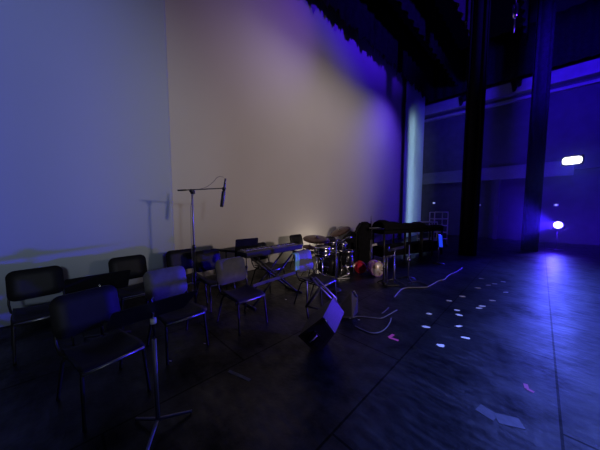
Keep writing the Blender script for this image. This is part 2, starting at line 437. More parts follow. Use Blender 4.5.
# ------------------------------------------------------------------ chairs
def make_chair(plastic):
    root = thing('orchestra_chair', (0, 0, 0), 0, 'chair', 'chair', 'orchestra chairs in front of the backdrop')
    # seat: dished slab
    b = MB()
    def seat(u, v):
        x = -.20 + .43 * u; y = -.22 + .44 * v
        k = (2 * v - 1)
        y *= 1 - .10 * (1 - u) - .03 * max(0, u - .85) / .15
        z = .435 - .018 * (1 - k * k) * (1 - abs(2 * u - 1) ** 3) - .035 * max(0, (u - .8) / .2) ** 2 + .02 * (1 - u) * k * k
        return Vector((x, y, z))
    b.grid(seat, 14, 14, thick=.012); b.build('seat', M_plastic, root)
    # back: curved rounded panel
    b = MB(); W, H = .47, .34
    out = rrect(W, H, .075, 6)
    def warp(y, z, off):
        return Vector((-.245 - .26 * (z + H / 2) + .16 * y * y * 1.2 + off, y, .69 + z))
    n = len(out)
    for off in (0,):
        rings = []
        for s_, o_ in ((1, 0), (1, .014)):
            rings.append([b.bm.verts.new(warp(y * s_, z * s_, o_)) for y, z in out])
        inner = [[b.bm.verts.new(warp(y * .5, z * .5, o_)) for y, z in out] for o_ in (0, .014)]
        cen = [b.bm.verts.new(warp(0, 0, o_)) for o_ in (0, .014)]
        for k in range(n):
            k2 = (k + 1) % n
            b.bm.faces.new((rings[0][k], rings[0][k2], rings[1][k2], rings[1][k]))
            for q in (0, 1):
                f = b.bm.faces.new((rings[q][k], rings[q][k2], inner[q][k2], inner[q][k])); f.smooth = True
                f = b.bm.faces.new((inner[q][k], inner[q][k2], cen[q])); f.smooth = True
    b.build('backrest', plastic, root)
    for sy in (-1, 1):
        MB().tube([(.205, sy * .20, .405), (.215, sy * .205, .38), (.25, sy * .22, .015), (.25, sy * .22, .004)], [.0125, .0125, .0115, .014]).build('leg', M_tube, root)
        MB().tube([(-.14, sy * .20, .40), (-.17, sy * .21, .36), (-.29, sy * .225, .015), (-.29, sy * .225, .004)], [.0125, .0125, .0115, .014]).build('leg', M_tube, root)
        MB().tube([(-.10, sy * .185, .405), (-.19, sy * .215, .42), (-.235, sy * .225, .50), (-.285, sy * .215, .68), (-.30, sy * .19, .74)], .0115).build('back_support', M_tube, root)
    b = MB()
    for sy in (-1, 1): b.tube([(-.15, sy * .19, .405), (.20, sy * .20, .405)], .011)
    b.tube([(-.15, -.19, .405), (-.15, .19, .405)], .011); b.build('seat_frame', M_tube, root)
    MB().tube([(.232, -.205, .395), (.232, .205, .395)], .012).build('front_rail', M_steel, root)
    return root
base_black = make_chair(M_plastic); base_grey = make_chair(M_litplastic)
used = {}
def chair(px, py, yaw, label, grey=False, f=None):
    src = base_grey if grey else base_black
    o = src if src.name not in used else copy_tree(src)
    used[src.name] = 1
    p = Pz(px, py, .86) if f is None else Pf(px, py, f)
    ca, sa = math.cos(R(yaw)), math.sin(R(yaw))
    o.location = (p.x + .33 * ca, p.y + .33 * sa, 0); o.rotation_euler = (0, 0, R(yaw))
    o['label'] = label
    return o
chair(35, 268, 6, 'black chair at far left, its back outlined against the pale backdrop')
chair(84, 290, 14, 'dark chair nearest the camera, its back sheened blue, left of the foreground stand')
chair(127, 256, 4, 'black chair by the blue-grey backdrop, behind the tilted music desk')
chair(164, 268, 5, 'chair with back greyed as if lit, right behind the foreground music stand', True)
chair(180, 249.5, -2, 'black chair just left of the microphone stand pole')
chair(205.5, 250, 2, 'black chair just right of the microphone stand pole')
chair(229, 258, 2, 'chair with back paled as if lit, left of the long keyboard', True)
chair(295, 234.5, 2, 'small distant black chair silhouetted left of the drum cymbals')
chair(257, 243, 8, 'black chair mostly hidden behind the small square music desk')
chair(301, 254.5, 6, 'chair with back greyed as if lit, under the added cyan cloth', True, f=4.05)

# ------------------------------------------------------------------ music stands
def music_stand(loc, yaw, zdesk, tilt, label, w=.50, h=.33, legl=.27, leg0=90, pole_m=None, desk_m=None, collar=True, zpole=None):
    root = thing('music_stand', loc, yaw, label, 'music stand', 'black music stands')
    pole_m = pole_m or M_pole; desk_m = desk_m or M_blacksatin
    # local: desk faces -x (the player); tilted back
    mt = Matrix.Translation((.03, 0, zdesk)) @ Matrix.Rotation(R(tilt), 4, 'Y')
    d = MB(); d.prism(rrect(h, w, .02), .004, mt @ Matrix.Rotation(R(90), 4, 'Y'))
    d.build('desk', desk_m, root)
    MB().box((0, 0, 0), (.055, w, .004), m=mt @ Matrix.Translation((-.028, 0, -h / 2))).build('lip', desk_m, root)
    zt = zpole or zdesk - .08
    MB().tube([(0, 0, zt - .35), (0, 0, zt), (.02, 0, zdesk)], .009).build('inner_pole', M_chrome, root)
    MB().tube([(0, 0, .07), (0, 0, zt - .30)], .0145).build('pole', pole_m, root)
    if collar: MB().lathe([(.0, 0), (.022, 0), (.022, .05), (.0, .05)], Matrix.Translation((0, 0, zt - .30))).build('collar', M_black, root)
    for k in range(3):
        a = R(leg0 + 120 * k)
        MB().tube([(0, 0, .085), (.05 * math.cos(a), .05 * math.sin(a), .07), (legl * math.cos(a), legl * math.sin(a), .018), ((legl + .01) * math.cos(a), (legl + .01) * math.sin(a), .013)], [.012, .012, .010, .012]).build('leg', pole_m, root)
    return root
nb = Pz(158, 421, .07)
ms = music_stand((nb.x, nb.y, 0), R(4), .90, 52, 'foreground black music stand with a white label on its pole, nearest the camera', zpole=.98, collar=False, leg0=81, legl=.215, pole_m=M_litpole)
a1 = Pz(190, 412, .015) - Vector((nb.x, nb.y, 0)); print('LEGDIR', math.degrees(math.atan2(a1.y, a1.x)) , a1.length)
MB().lathe([(.0, 0), (.02, 0), (.02, .035), (0, .035)], Matrix.Translation((0, 0, .795))).build('label', M_label, ms)['label'] = 'white paper label'
dp = Pf(99, 283, 2.75)
music_stand((dp.x, dp.y, 0), R(2), dp.z, 38, 'black music desk tilted nearly flat between the far left chairs', w=.58)
dp = Pf(246, 247.5, 4.25)
music_stand((dp.x, dp.y, 0), R(-8), dp.z, 10, 'small square black music desk upright against the cyclorama', w=.43, h=.34, desk_m=M_drape)
dp = Pf(395, 248.5, 5.0)
music_stand((dp.x, dp.y, 0), R(20), dp.z, 72, 'low music desk lying flat and lit blue, before the covered percussion table', w=.42, h=.30)

# ------------------------------------------------------------------ microphone stand
mp_ = Pf(192, 191, 3.6)
t = thing('microphone_stand', (mp_.x, mp_.y, 0), R(YAW), 'tall boom microphone stand rising behind the second row of chairs', 'microphone stand')
def loc_of(px, py, f):                  # point in this stand's own axes
    v = Pf(px, py, f) - Vector((mp_.x, mp_.y, 0)); return Matrix.Rotation(-R(YAW), 3, 'Z') @ v
MB().lathe([(0, 0), (.16, 0), (.16, .018), (.03, .035), (0, .035)]).build('base', M_black, t)
MB().tube([(0, 0, .03), (0, 0, 1.0)], .016).build('lower_pole', M_black, t)
MB().tube([(0, 0, .98), (0, 0, mp_.z - .02)], .0125).build('upper_pole', M_litpole, t)
MB().lathe([(0, 0), (.022, 0), (.022, .07), (.016, .08), (0, .08)], Matrix.Translation((0, 0, .95))).build('clutch', M_black, t)
bm_ = MB(); bm_.lathe([(0, -.03), (.028, -.03), (.028, .03), (0, .03)], Matrix.Translation((0, 0, mp_.z)) @ Matrix.Rotation(R(90), 4, 'X')); bm_.box((0.01, 0, mp_.z - .02), (.06, .03, .05), bevel=.006)
bm_.build('boom_clamp', M_black, t)
A, B = loc_of(178.5, 190.5, 3.62), loc_of(222, 188, 3.55)
A = Vector((A.x, 0, A.z)); B = Vector((B.x, 0, B.z))
MB().tube([A, A + (B - A) * .18, A + (B - A) * .19, B], [.012, .012, .008, .008]).build('boom', M_black, t)
mtp, mbt = loc_of(224.5, 177.5, 3.55), loc_of(220.5, 207, 3.55)
mtp.y = mbt.y = 0
mt = thing('microphone', Vector((mp_.x, mp_.y, 0)), R(YAW), 'black microphone hanging nose down from the boom end', 'microphone')
ax = mbt - mtp
L_ = ax.length
mm = along(mtp, mbt)
MB().lathe([(0, L_ * .45), (.022, L_ * .45), (.026, L_ * .47), (.026, L_ * .97), (.02, L_), (0, L_)], mm).build('capsule_body', M_black, mt)
MB().lathe([(0, L_ * .02), (.012, L_ * .02), (.015, L_ * .2), (.018, L_ * .45), (0, L_ * .45)], mm).build('handle', M_pole, mt)
MB().lathe([(0, L_ * .18), (.019, L_ * .18), (.019, L_ * .24), (0, L_ * .24)], mm).build('ring', M_chrome, mt)
MB().lathe([(0, L_ * .33), (.026, L_ * .33), (.026, L_ * .42), (0, L_ * .42)], mm).build('clip', M_black, t)
c0 = mtp; pts = []
for px, py in ((223, 177), (219, 176), (216, 177.2), (213, 181), (209, 184.5), (205, 187), (201, 188.3), (197, 189), (193, 190)):
    q = loc_of(px, py, 3.55); pts.append((q.x, -.012, q.z))
pts += [(-.02, -.02, 1.6), (-.025, -.02, 1.2), (-.02, -.03, .8), (-.03, -.03, .1), (-.25, -.1, .008), (-.5, .1, .008)]
tc_ = MB().tube(pts, .0035, 6).build('microphone_cable', M_cable)
tc_.location = (mp_.x, mp_.y, 0); tc_.rotation_euler = (0, 0, R(YAW))
tag(tc_, 'thin pale cable looping from the hanging microphone along its boom', 'cable')

# ------------------------------------------------------------------ keyboard on a stand
kx, ky0, ky1, kz = -3.28, 1.98, 3.2, .81
t = thing('keyboard_stand', (kx, (ky0 + ky1) / 2, 0), 0, 'dark stand with crossed braces under the long keyboard', 'keyboard stand')
hl = (ky1 - ky0) / 2
for sx in (-.13, .13):
    MB().tube([(sx, -hl + .12, .02), (sx, hl - .2, kz - .02)], .016, 8).build('brace', M_black, t)
    MB().tube([(sx * .8, hl - .12, .02), (sx * .8, -hl + .2, kz - .02)], .016, 8).build('brace', M_black, t)
MB().box((.19, 0.02, .40), (.025, 1.1, .05), rot=(R(2), 0, 0), bevel=.004).build('lower_rail', M_pole, t)
for y in (-hl + .2, hl - .2):
    MB().tube([(-.2, y, kz - .016), (.2, y, kz - .016)], .014, 8).build('cross_arm', M_black, t)
for y in (-hl + .1, hl - .1):
    MB().tube([(-.22, y, .016), (.22, y, .016)], .015, 8).build('foot', M_black, t)
k = thing('keyboard', (kx, (ky0 + ky1) / 2, kz), 0, 'long dark electric keyboard stretched between the grey chair and the drum kit', 'keyboard')
MB().box((0, 0, .045), (.30, 2 * hl, .085), bevel=.012).build('case', M_blacksatin, k)
kb = MB()
for i in range(36): kb.box((-.075, -hl + .06 + i * (2 * hl - .12) / 36 + .015, .092), (.13, .028, .012), bevel=.002)
kb.box((-.075, 0, .089), (.128, 2 * hl - .12, .008)); kb.build('white_keys', M_head, k)
kb = MB()
for i in range(35):
    if i % 7 not in (2, 6): kb.box((-.045, -hl + .06 + (i + 1) * (2 * hl - .12) / 36, .10), (.075, .014, .014), bevel=.002)
kb.box((-.045, 0, .0945), (.07, 2 * hl - .14, .005)); kb.build('black_keys', M_black, k)
MB().box((.07, .1, .0885), (.06, .3, .004)).build('control_panel', M_pole, k)

# boom arm reaching between the chair and the music desk
t0 = Pf(226, 251, 4.3)
t = thing('microphone_stand', (t0.x, t0.y, 0), 0, 'low boom stand with level black arm left of the small square music desk', 'microphone stand')
a_, b_ = Pf(211, 249.3, 4.3), Pf(240, 252, 4.3)
o3 = Vector((t0.x, t0.y, 0))
MB().tube([a_ - o3, b_ - o3], .024, 8).build('boom', M_black, t)
MB().tube([(0, 0, .03), (0, 0, t0.z)], .012).build('pole', M_black, t)
for kk in range(3):
    a = R(30 + 120 * kk); MB().tube([(0, 0, .2), (.2 * math.cos(a), .2 * math.sin(a), .012)], .009).build('leg', M_black, t)

# added cloth over chair back; its colour stands in for cyan light
cl0 = Pf(295.5, 253.3, 3.84)
b = MB()
def cloth_fn(u, v):
    yv = -.055 + .11 * u
    if v < .12:
        zz = .0 + .0 * v; xx = -.05 + v / .12 * .05
    else:
        zz = -(v - .12) / .88 * .27; xx = .02 + .03 * (v - .12)
    return Vector((xx + .006 * math.sin(u * 9), yv + .01 * math.sin(v * 5), zz))
b.grid(cloth_fn, 8, 20, thick=.004)
o = b.build('cloth', M_cyan); o.location = cl0; o.rotation_euler = (0, 0, R(6))
tag(o, 'added pale cyan cloth, for cyan light, over the grey chair left of the drums', 'cloth')

# ------------------------------------------------------------------ drum kit
def tripod(root, x, y, ztop, legl, m, spread=.55, a0=20, foot_name='leg', zj=.32):
    for kk in range(3):
        a = R(a0 + 120 * kk)
        b = MB(); p1 = (x + legl * math.cos(a), y + legl * math.sin(a), .012)
        b.tube([(x, y, zj), p1], .010, 8); b.tube([(x, y, .12), (x + legl * .5 * math.cos(a), y + legl * .5 * math.sin(a), (zj + .012) / 2)], .006, 6)
        b.build(foot_name, m, root)
CYM = [(0, .022), (.02, .020), (.035, .012), (.06, .006), (1, -.012), (1, -.015), (.06, .003), (.02, .015), (0, .018)]
def cymbal_prof(r): return [(.0, .030), (.03, .026), (.055, .012), (.07, .008), (r * .6, -.002), (r, -.016), (r, -.018), (r * .6, -.005), (.06, .004), (.03, .022), (0, .026)]
def cymbal_stand(px, py, f, r, tilt, label, cname, pole_m=M_chrome, tilt_ax='X', rz=0, foot=None):
    c = Pf(px, py, f)
    root = thing('cymbal_stand', (c.x, c.y, 0), R(YAW + rz), label, 'cymbal stand', 'cymbals of the drum kit')
    mt = Matrix.Translation((0, 0, c.z)) @ Matrix.Rotation(R(tilt), 4, 'Y') @ Matrix.Rotation(R(11), 4, 'X')
    MB().lathe(cymbal_prof(r), mt, 40).build('cymbal', M_brass, root)
    MB().lathe([(0, .028), (.02, .028), (.02, .045), (.012, .06), (0, .06)], mt, 12).build('wing_nut', M_chrome, root)
    MB().tube([(0, 0, c.z + .03), (0, 0, c.z - .06), (0, 0, .55)], .008, 8).build('upper_tube', pole_m, root)
    MB().tube([(0, 0, .10), (0, 0, .6)], .013, 8).build('lower_tube', pole_m, root)
    MB().lathe([(0, .56), (.022, .56), (.022, .62), (0, .62)]).build('clamp', M_chrome, root)
    tripod(root, 0, 0, .3, .24, pole_m)
    return root
KF = 5.0
cymbal_stand(316.5, 238.5, KF, .285, 3, 'large flat dark cymbal on chrome stand at left of the drum kit', 'crash', M_chrome)
cymbal_stand(340, 231, KF + 1.05, .27, -24, 'smaller tilted dark cymbal at right of the drum kit', 'ride', M_pole)
cymbal_stand(309.5, 246.5, KF + .3, .15, 8, 'small pale hi-hat cymbal low beside the snare drum', 'hihat', M_chrome)

def drum(name, c, axis, r, h, label, shell, head=M_head, hoop=M_chrome, lugs=8, cat='drum', group='drums of the drum kit', legs=False, z0=None):
    """a drum lying along `axis` centred on c; parts: shell, two heads, two hoops, lugs"""
    root = thing(name, c, 0, label, cat, group)
    q = Vector(axis).normalized().to_track_quat('Z', 'Y').to_matrix().to_4x4()
    MB().lathe([(r * .95, -h / 2), (r, -h / 2), (r, h / 2), (r * .95, h / 2)], q, 36).build('shell', shell, root)
    for s_ in (-1, 1):
        MB().lathe([(0, -.003), (r * .98, -.003), (r * .98, .003), (0, .003)], q @ Matrix.Translation((0, 0, s_ * h / 2)), 36).build('drumhead', head, root)
        MB().lathe([(r * .99, -.02), (r * 1.035, -.02), (r * 1.035, .02), (r * .99, .02), (r * .99, -.02)], q @ Matrix.Translation((0, 0, s_ * (h / 2 - .005))), 36).build('hoop', hoop, root)
    for i in range(lugs):
        a = 2 * math.pi * i / lugs
        b = MB(); b.box((0, 0, 0), (.02, .022, min(.11, h * .7)), m=q @ Matrix.Rotation(a, 4, 'Z') @ Matrix.Translation((r + .008, 0, 0)), bevel=.004)
        b.build('lug', M_chrome, root)
    return root, q
sp = Pf(322.5, 250.5, KF - .28)
d, q = drum('snare_drum', sp, (.06, -.05, 1), .15, .14, 'chrome snare drum under the large flat cymbal', M_chrome)
def snare_stand(c, label):
    root = thing('snare_stand', (c.x, c.y, 0), R(10), label, 'drum stand')
    MB().tube([(0, 0, .1), (0, 0, c.z - .17)], .012, 8).build('tube', M_chrome, root)
    for kk in range(3):
        a = R(120 * kk); MB().tube([(0, 0, c.z - .19), (.12 * math.cos(a), .12 * math.sin(a), c.z - .095)], .008, 8).build('basket_arm', M_chrome, root)
    tripod(root, 0, 0, 0, .26, M_chrome, zj=.28, a0=70)
snare_stand(sp, 'chrome tripod stand holding the snare drum')
bp = Pf(330, 262, KF + .45)
bd, q = drum('bass_drum', Vector((bp.x, bp.y, .292)), (.93, .37, 0), .27, .38, 'black bass drum on its side at the centre of the drum kit', M_shell, head=M_blacksatin, hoop=M_shell)
for s_ in (-1, 1):
    MB().tube([q @ Vector((0, s_ * .20, .1)) + Vector((0, 0, -.05)) if False else Vector((.1, s_ * .25, -.1)), Vector((.2, s_ * .40, -.285))], .009, 8).build('spur', M_chrome, bd)
t1 = Pf(330.5, 243, KF + .42)
drum('tom_drum', t1, (.30, -.25, 1), .14, .17, 'black tom drum mounted above the bass drum', M_shell, head=M_blacksatin)
t2 = Pf(340, 245.5, KF + .55)
drum('tom_drum', t2, (.35, .10, 1), .14, .18, 'black tom drum nearest the covered equipment, beside the other tom', M_shell, head=M_blacksatin)
ft = Pf(345, 259, KF + .6)
fd, q = drum('floor_tom', Vector((ft.x, ft.y, .40)), (.02, .02, 1), .18, .36, 'black floor tom at the right of the drum kit', M_shell, head=M_blacksatin)
for kk in range(3):
    a = R(40 + 120 * kk); MB().tube([(.20 * math.cos(a), .20 * math.sin(a), .05), (.20 * math.cos(a), .20 * math.sin(a), -.32), (.23 * math.cos(a), .23 * math.sin(a), -.39)], .008, 8).build('leg', M_chrome, fd)
pp = Pz(343, 277, .03)
t = thing('drum_pedal', (pp.x, pp.y, 0), R(60), 'bright chrome drum pedal on the floor in front of the drum kit', 'pedal')
MB().box((0, 0, .055), (.26, .08, .012), rot=(0, R(-14), 0), bevel=.004).build('footboard', M_chrome, t)
MB().box((0, 0, .008), (.30, .07, .014), bevel=.003).build('baseplate', M_steel, t)
b = MB()
for sy in (-1, 1): b.tube([(.12, sy * .05, .01), (.12, sy * .05, .17)], .008, 8)
b.tube([(.12, -.06, .17), (.12, .06, .17)], .007, 8); b.build('frame', M_chrome, t)
MB().tube([(.12, 0, .17), (.06, 0, .30)], [.005, .018], 8).build('beater', M_label, t)
# blue post: straight stand in front of the kit
bp0 = Pz(335.5, 289, .02)
t = thing('microphone_stand', (bp0.x, bp0.y, 0), R(YAW), 'slim straight stand with small arms in front of the black bass drum', 'microphone stand')
ztop = Pf(335.5, 254, 4.45).z
MB().tube([(0, 0, .02), (0, 0, .98)], .011, 8).build('pole', M_pole, t)
MB().lathe([(0, 0), (.11, 0), (.11, .015), (.02, .03), (0, .03)]).build('base', M_black, t)
MB().tube([(-.02, 0, .90), (.19, 0, 1.0)], .007, 6).build('boom', M_pole, t)
MB().lathe([(0, 0), (.015, 0), (.022, .05), (.022, .09), (0, .11)], along((.19, 0, 1.0), (.27, -.02, 1.03))).build('microphone_head', M_steel, t)

# ------------------------------------------------------------------ leaning stand behind the wedge
ls = Pz(309, 323, .0)
t = thing('folded_stand', (ls.x, ls.y, 0), R(YAW), 'folded tripod stand tipped over towards the floor monitor', 'stand')
def lw(px, py, f):
    v = Pf(px, py, f) - Vector((ls.x, ls.y, 0)); return Matrix.Rotation(-R(YAW), 3, 'Z') @ v
for dx in (0, 4.2):
    MB().tube([lw(311 + dx, 278.5 - dx * .3, 3.30), lw(334 + dx * .6, 301 - dx * .5, 3.06)], .012, 8).build('tube', M_litpole, t)
MB().tube([lw(321, 286, 3.2), lw(306, 307, 3.25)], .017, 8).build('leg', M_black, t)
MB().tube([lw(307, 281, 3.28), lw(307, 303, 3.28)], .010, 8).build('leg', M_steel, t)
MB().tube([lw(306, 306, 3.25), lw(331, 312, 3.2)], .012, 8).build('leg', M_black, t)
MB().tube([lw(306, 305, 3.26), Vector((0, 0, .0)) + lw(309, 323, 3.31)], .012, 8).build('leg', M_black, t)
MB().lathe([(0, -.03), (.022, -.03), (.022, .03), (0, .03)], along(lw(312, 279, 3.28), lw(322, 288, 3.1))).build('collar', M_black, t)

# ------------------------------------------------------------------ floor monitors
o = (Pz(317, 353, 0)); t = thing('floor_monitor', (o.x, o.y, 0), 0, 'black wedge floor monitor with blue-lit side and pale handle bar', 'speaker')
O = Vector((o.x, o.y, 0))
CAMP = Vector((0, 0, CAM_H))
V0, V1, V2, V3 = [p - CAMP for p in (Pf(323, 317, 2.70), Pf(335, 333.5, 2.74), Pf(298, 336, 2.80), Pf(333.5, 297, 3.0))]
nrm = (V1 - V0).cross(V2 - V0)
def on_plane(px, py):
    d_ = ray(px, py); return d_ * (V0.dot(nrm) / d_.dot(nrm))
B_, T_ = V1 + V3 - V0, V2 + V3 - V0
G, G2 = on_plane(314, 352), on_plane(323, 349)
kk_ = -(CAM_H - .004) / min(p.z for p in (G, G2))
V0, V1, V2, V3, B_, T_, G, G2 = [CAMP + p * kk_ for p in (V0, V1, V2, V3, B_, T_, G, G2)]
off = Vector((-.16, .22, 0)); H1, H2 = G + off, G2 + off; H1.z = H2.z = min(G.z, G2.z)
hp = [V0, V1, V2, V3, B_, T_, G, G2, H1, H2]
cab = MB().hull([p - O for p in hp])
bmesh.ops.dissolve_limit(cab.bm, angle_limit=R(3), verts=cab.bm.verts, edges=cab.bm.edges)
cab.build('cabinet', M_cab, t)
def quad_on(a, b, c, d, lift, inset):
    n = (b - a).cross(d - a).normalized(); cc = (a + b + c + d) / 4
    if n.dot(Vector((0, 0, CAM_H)) - cc) < 0: n = -n
    return [(cc + (p - cc) * inset) - O for p in (a, b, c, d)], n
pts, n = quad_on(V0, V1, G2 * .5 + G * .5, V2, 0, .86)
MB().hull([p + n * .002 for p in pts] + [p - n * .03 for p in pts]).build('grille', M_grille, t)
hb = [Pf(309.5, 341.5, 2.66), Pf(317.5, 334.5, 2.66)]
fr = MB(); ctr = Pf(313.5, 338, 2.68)
e1 = (V1 - V0).normalized(); e2 = (n.cross(e1)).normalized()
# recessed plate with handle bar, on the grille face
def on_face(px, py):
    d_ = ray(px, py); c_ = Vector((0, 0, CAM_H)); s_ = (V0 - c_).dot(n) / d_.dot(n); return c_ + d_ * s_
fpts = [on_face(*p) for p in ((306, 340), (314.5, 330.5), (320.5, 336), (312, 345.5))]
MB().hull([p - O + n * .008 for p in fpts] + [p - O - n * .01 for p in fpts]).build('handle_plate', M_black, t)
MB().tube([on_face(309.3, 341.3) - O + n * .016, on_face(317, 334.8) - O + n * .016], .007, 8).build('handle', M_label, t)
for px, py, vv in ((337.5, 300.5, V3), (326.5, 319.5, V0)):
    e = (B_ - V3).normalized() if vv is V3 else (V1 - V0).normalized()
    base = vv + e * .05
    MB().tube([base - e * .03 - O, base + e * .03 - O], .010, 8).build('corner_bracket', M_chrome, t)

o2 = Pz(349, 319, 0); O2 = Vector((o2.x, o2.y, 0))
t = thing('floor_monitor', (o2.x, o2.y, 0), 0, 'small dark wedge floor monitor behind the blue-lit one', 'speaker')
ff = o2.dot(FWD)
w = [Pz(340, 318, .005), Pz(352.5, 318.5, .005), Pf(341, 303, ff + .08), Pf(351.5, 290, ff + .12), Pf(358, 297, ff + .15), Pz(358, 312, .005), Pz(347, 309, .005)]
MB().hull([p - O2 for p in w]).build('cabinet', M_cab, t)
a_, b_ = Pf(354, 291, ff + .10) - O2, Pf(357, 297, ff + .12) - O2
MB().tube([a_, b_], .012, 8).build('handle', M_steel, t)
gq = [w[0], w[1], w[3], w[2]]
cc = sum((p for p in gq), Vector()) / 4; nn = (Vector((0, 0, CAM_H)) - cc).normalized()
MB().hull([cc + (p - cc) * .8 - O2 + nn * .006 for p in gq] + [cc + (p - cc) * .8 - O2 - nn * .03 for p in gq]).build('grille', M_grille, t)

# ------------------------------------------------------------------ red drum, silver drum
rp = Pz(360, 273, 0)
c = Vector((rp.x, rp.y, .15))
drum('small_drum', c, (.55, -.75, .0), .13, .16, 'small red drum on its side, right of the drum kit', M_red, head=M_red, hoop=M_red, lugs=6, group='drums lying on the floor')
sp2 = Pz(375.5, 275.5, 0)
c = Vector((sp2.x, sp2.y, .178))
drum('small_drum', c, (.80, -.55, .0), .165, .20, 'small drum on its side with mottled silver head and purple hoop', M_purplehoop, head=M_spark, hoop=M_purplehoop, lugs=6, group='drums lying on the floor')

# ------------------------------------------------------------------ covered percussion at right
def covered(name, pts, label, cat, m=M_drape):
    c = sum((Vector(p) for p in pts), Vector()) / len(pts)
    O_ = Vector((c.x, c.y, 0))
    b = MB().hull([Vector(p) - O_ for p in pts])
    es = [e for e in b.bm.edges if e.calc_length() > .05]
    bmesh.ops.bevel(b.bm, geom=es, offset=.03, segments=2, affect='EDGES')
    o = b.build(name, m); o.location = O_
    return tag(o, label, cat)
# upright covered case (stepped silhouette)
fz = 6.0
def blob(outline, f0, dz):
    out = []
    for px, py in outline:
        p = Pf(px, py, f0); out.append(p); out.append(Pf(px, py, f0) + Vector((-.5, .5, 0)).normalized() * dz)
    return out
yA = 262
covered('covered_case', [Pz(343, 266, .01), Pz(356, 266, .01), Pz(343, 266, .01) + Vector((-.35, .35, 0)), Pz(356, 266, .01) + Vector((-.35, .35, 0))] + blob([(343.5, 240.5), (354, 231.5)], 6.5, .4) + [Pf(357, 233, 6.4)],
        'lower dark covered equipment case right beside the drum kit', 'equipment case', M_drape)
covered('covered_case', [Pz(357, 263, .01), Pz(372, 263, .01), Pz(357, 263, .01) + Vector((-.4, .4, 0)), Pz(372, 263, .01) + Vector((-.4, .4, 0))] + blob([(357.5, 231), (363, 222.8), (370.5, 222.2), (372, 226)], 6.9, .4),
        'taller dark covered equipment case left of the long percussion table', 'equipment case', M_drape)
# long percussion table, black cover over a frame
t0 = Pf(378, 230, 7.0); t1_ = Pf(436, 238, 8.2)
ctr = (t0 + t1_) / 2; d_ = (t1_ - t0); d_.z = 0; ang = math.atan2(d_.y, d_.x); ln = d_.length
t = thing('percussion_table', (ctr.x, ctr.y, 0), ang, 'long black-draped percussion table before the pale green curtain', 'table')
zt = t0.z
b = MB()
def top_fn(u, v):
    x = -ln / 2 + ln * u
    h = .05 * math.sin(u * 13) + .03 * math.sin(u * 31) + .04 + .18 * (1 - u)
    yy = (-.28 + .56 * v)
    return Vector((x, yy, zt + .02 + max(0, h) * (1 - abs(2 * v - 1) ** 4)))
b.grid(top_fn, 40, 10, thick=.02); b.build('cover', M_drape, t)
MB().box((0, 0, zt - .06), (ln, .5, .10), bevel=.01).build('frame', M_drape, t)
for sx in (-.98, -.34, .22, .62, .98):
    for sy in (-1, 1):
        MB().tube([(sx * ln / 2, sy * .22, .01), (sx * ln / 2, sy * .22, zt - .08)], .03 if sx not in (.22,) else .045, 8).build('leg', M_black, t)
MB().box((0, 0, .30), (ln, .4, .30), bevel=.01).build('shelf', M_drape, t)
# pale bar cymbal / glockenspiel lying on the table's left end
gp = Pf(376, 228.2, 6.85)
t = thing('metal_bar_rack', (gp.x, gp.y, gp.z), ang + .25, 'pale metal bar chimes lying at the left end of the percussion table', 'percussion')
b = MB()
for i in range(9):
    MB().box((-.18 + i * .045, 0, .012), (.034, .20 - i * .008, .014), bevel=.003).build('bar', M_steel, t)
MB().box((0, 0, -.01), (.44, .16, .022), bevel=.004).build('frame', M_black, t)

# slim blue-lit stands at right
def post(px0, py0, py1, r, label, m=M_pole, name='equipment_stand', base=.13, arms=None):
    p = Pz(px0, py0, .0); f = p.dot(FWD)
    top = Pf(px0, py1, f).z
    root = thing(name, (p.x, p.y, 0), R(YAW), label, 'stand')
    MB().tube([(0, 0, .02), (0, 0, top)], r, 8).build('pole', m, root)
    for kk in range(3):
        a = R(25 + 120 * kk); MB().tube([(0, 0, .10), (base * math.cos(a), base * math.sin(a), .012)], [.02, .012], 8).build('leg', M_black, root)
    MB().lathe([(0, 0), (.03, 0), (.03, .07), (0, .07)], Matrix.Translation((0, 0, top * .55))).build('clamp', M_chrome, root)
    return root, top
post(383.5, 284, 256, .022, 'short purple-lit stand pole just right of the silver-headed drum')
post(408, 281, 245, .012, 'thin dark stand with wide foot beside the white floor cable', base=.22)
# square blue tube frame
p = Pz(390, 284, 0)
t = thing('tube_frame', (p.x, p.y, 0), R(YAW + 6), 'small square-cornered tube frame standing under the flat blue-lit desk', 'stand')
zt2 = Pf(390, 256.5, p.dot(FWD)).z
MB().tube([(-.075, 0, .02), (-.075, 0, zt2)], .013, 8).build('upright', M_pole, t)
MB().tube([(.075, 0, .02), (.075, 0, zt2)], .013, 8).build('upright', M_pole, t)
MB().tube([(-.09, 0, zt2), (.09, 0, zt2 + .03)], .013, 8).build('top_bar', M_pole, t)
MB().box((0, 0, .012), (.26, .26, .02), bevel=.006).build('base', M_black, t)
# blue tall slim stand near covered case
p = Pz(372.5, 276, 0); f = 5.9
pt = Pf(371.5, 240, f)
t = thing('equipment_stand', (pt.x, pt.y, 0), R(YAW), 'blue-lit stand with pale clamp in front of the taller covered case', 'stand')
MB().tube([(0, 0, .02), (0, 0, pt.z)], .028, 8).build('pole', M_pole, t)
MB().box((.07, 0, pt.z - .12), (.13, .05, .05), rot=(0, R(-15), 0), bevel=.008).build('clamp', M_head, t)
MB().lathe([(0, 0), (.16, 0), (.16, .02), (0, .03)]).build('base', M_black, t)

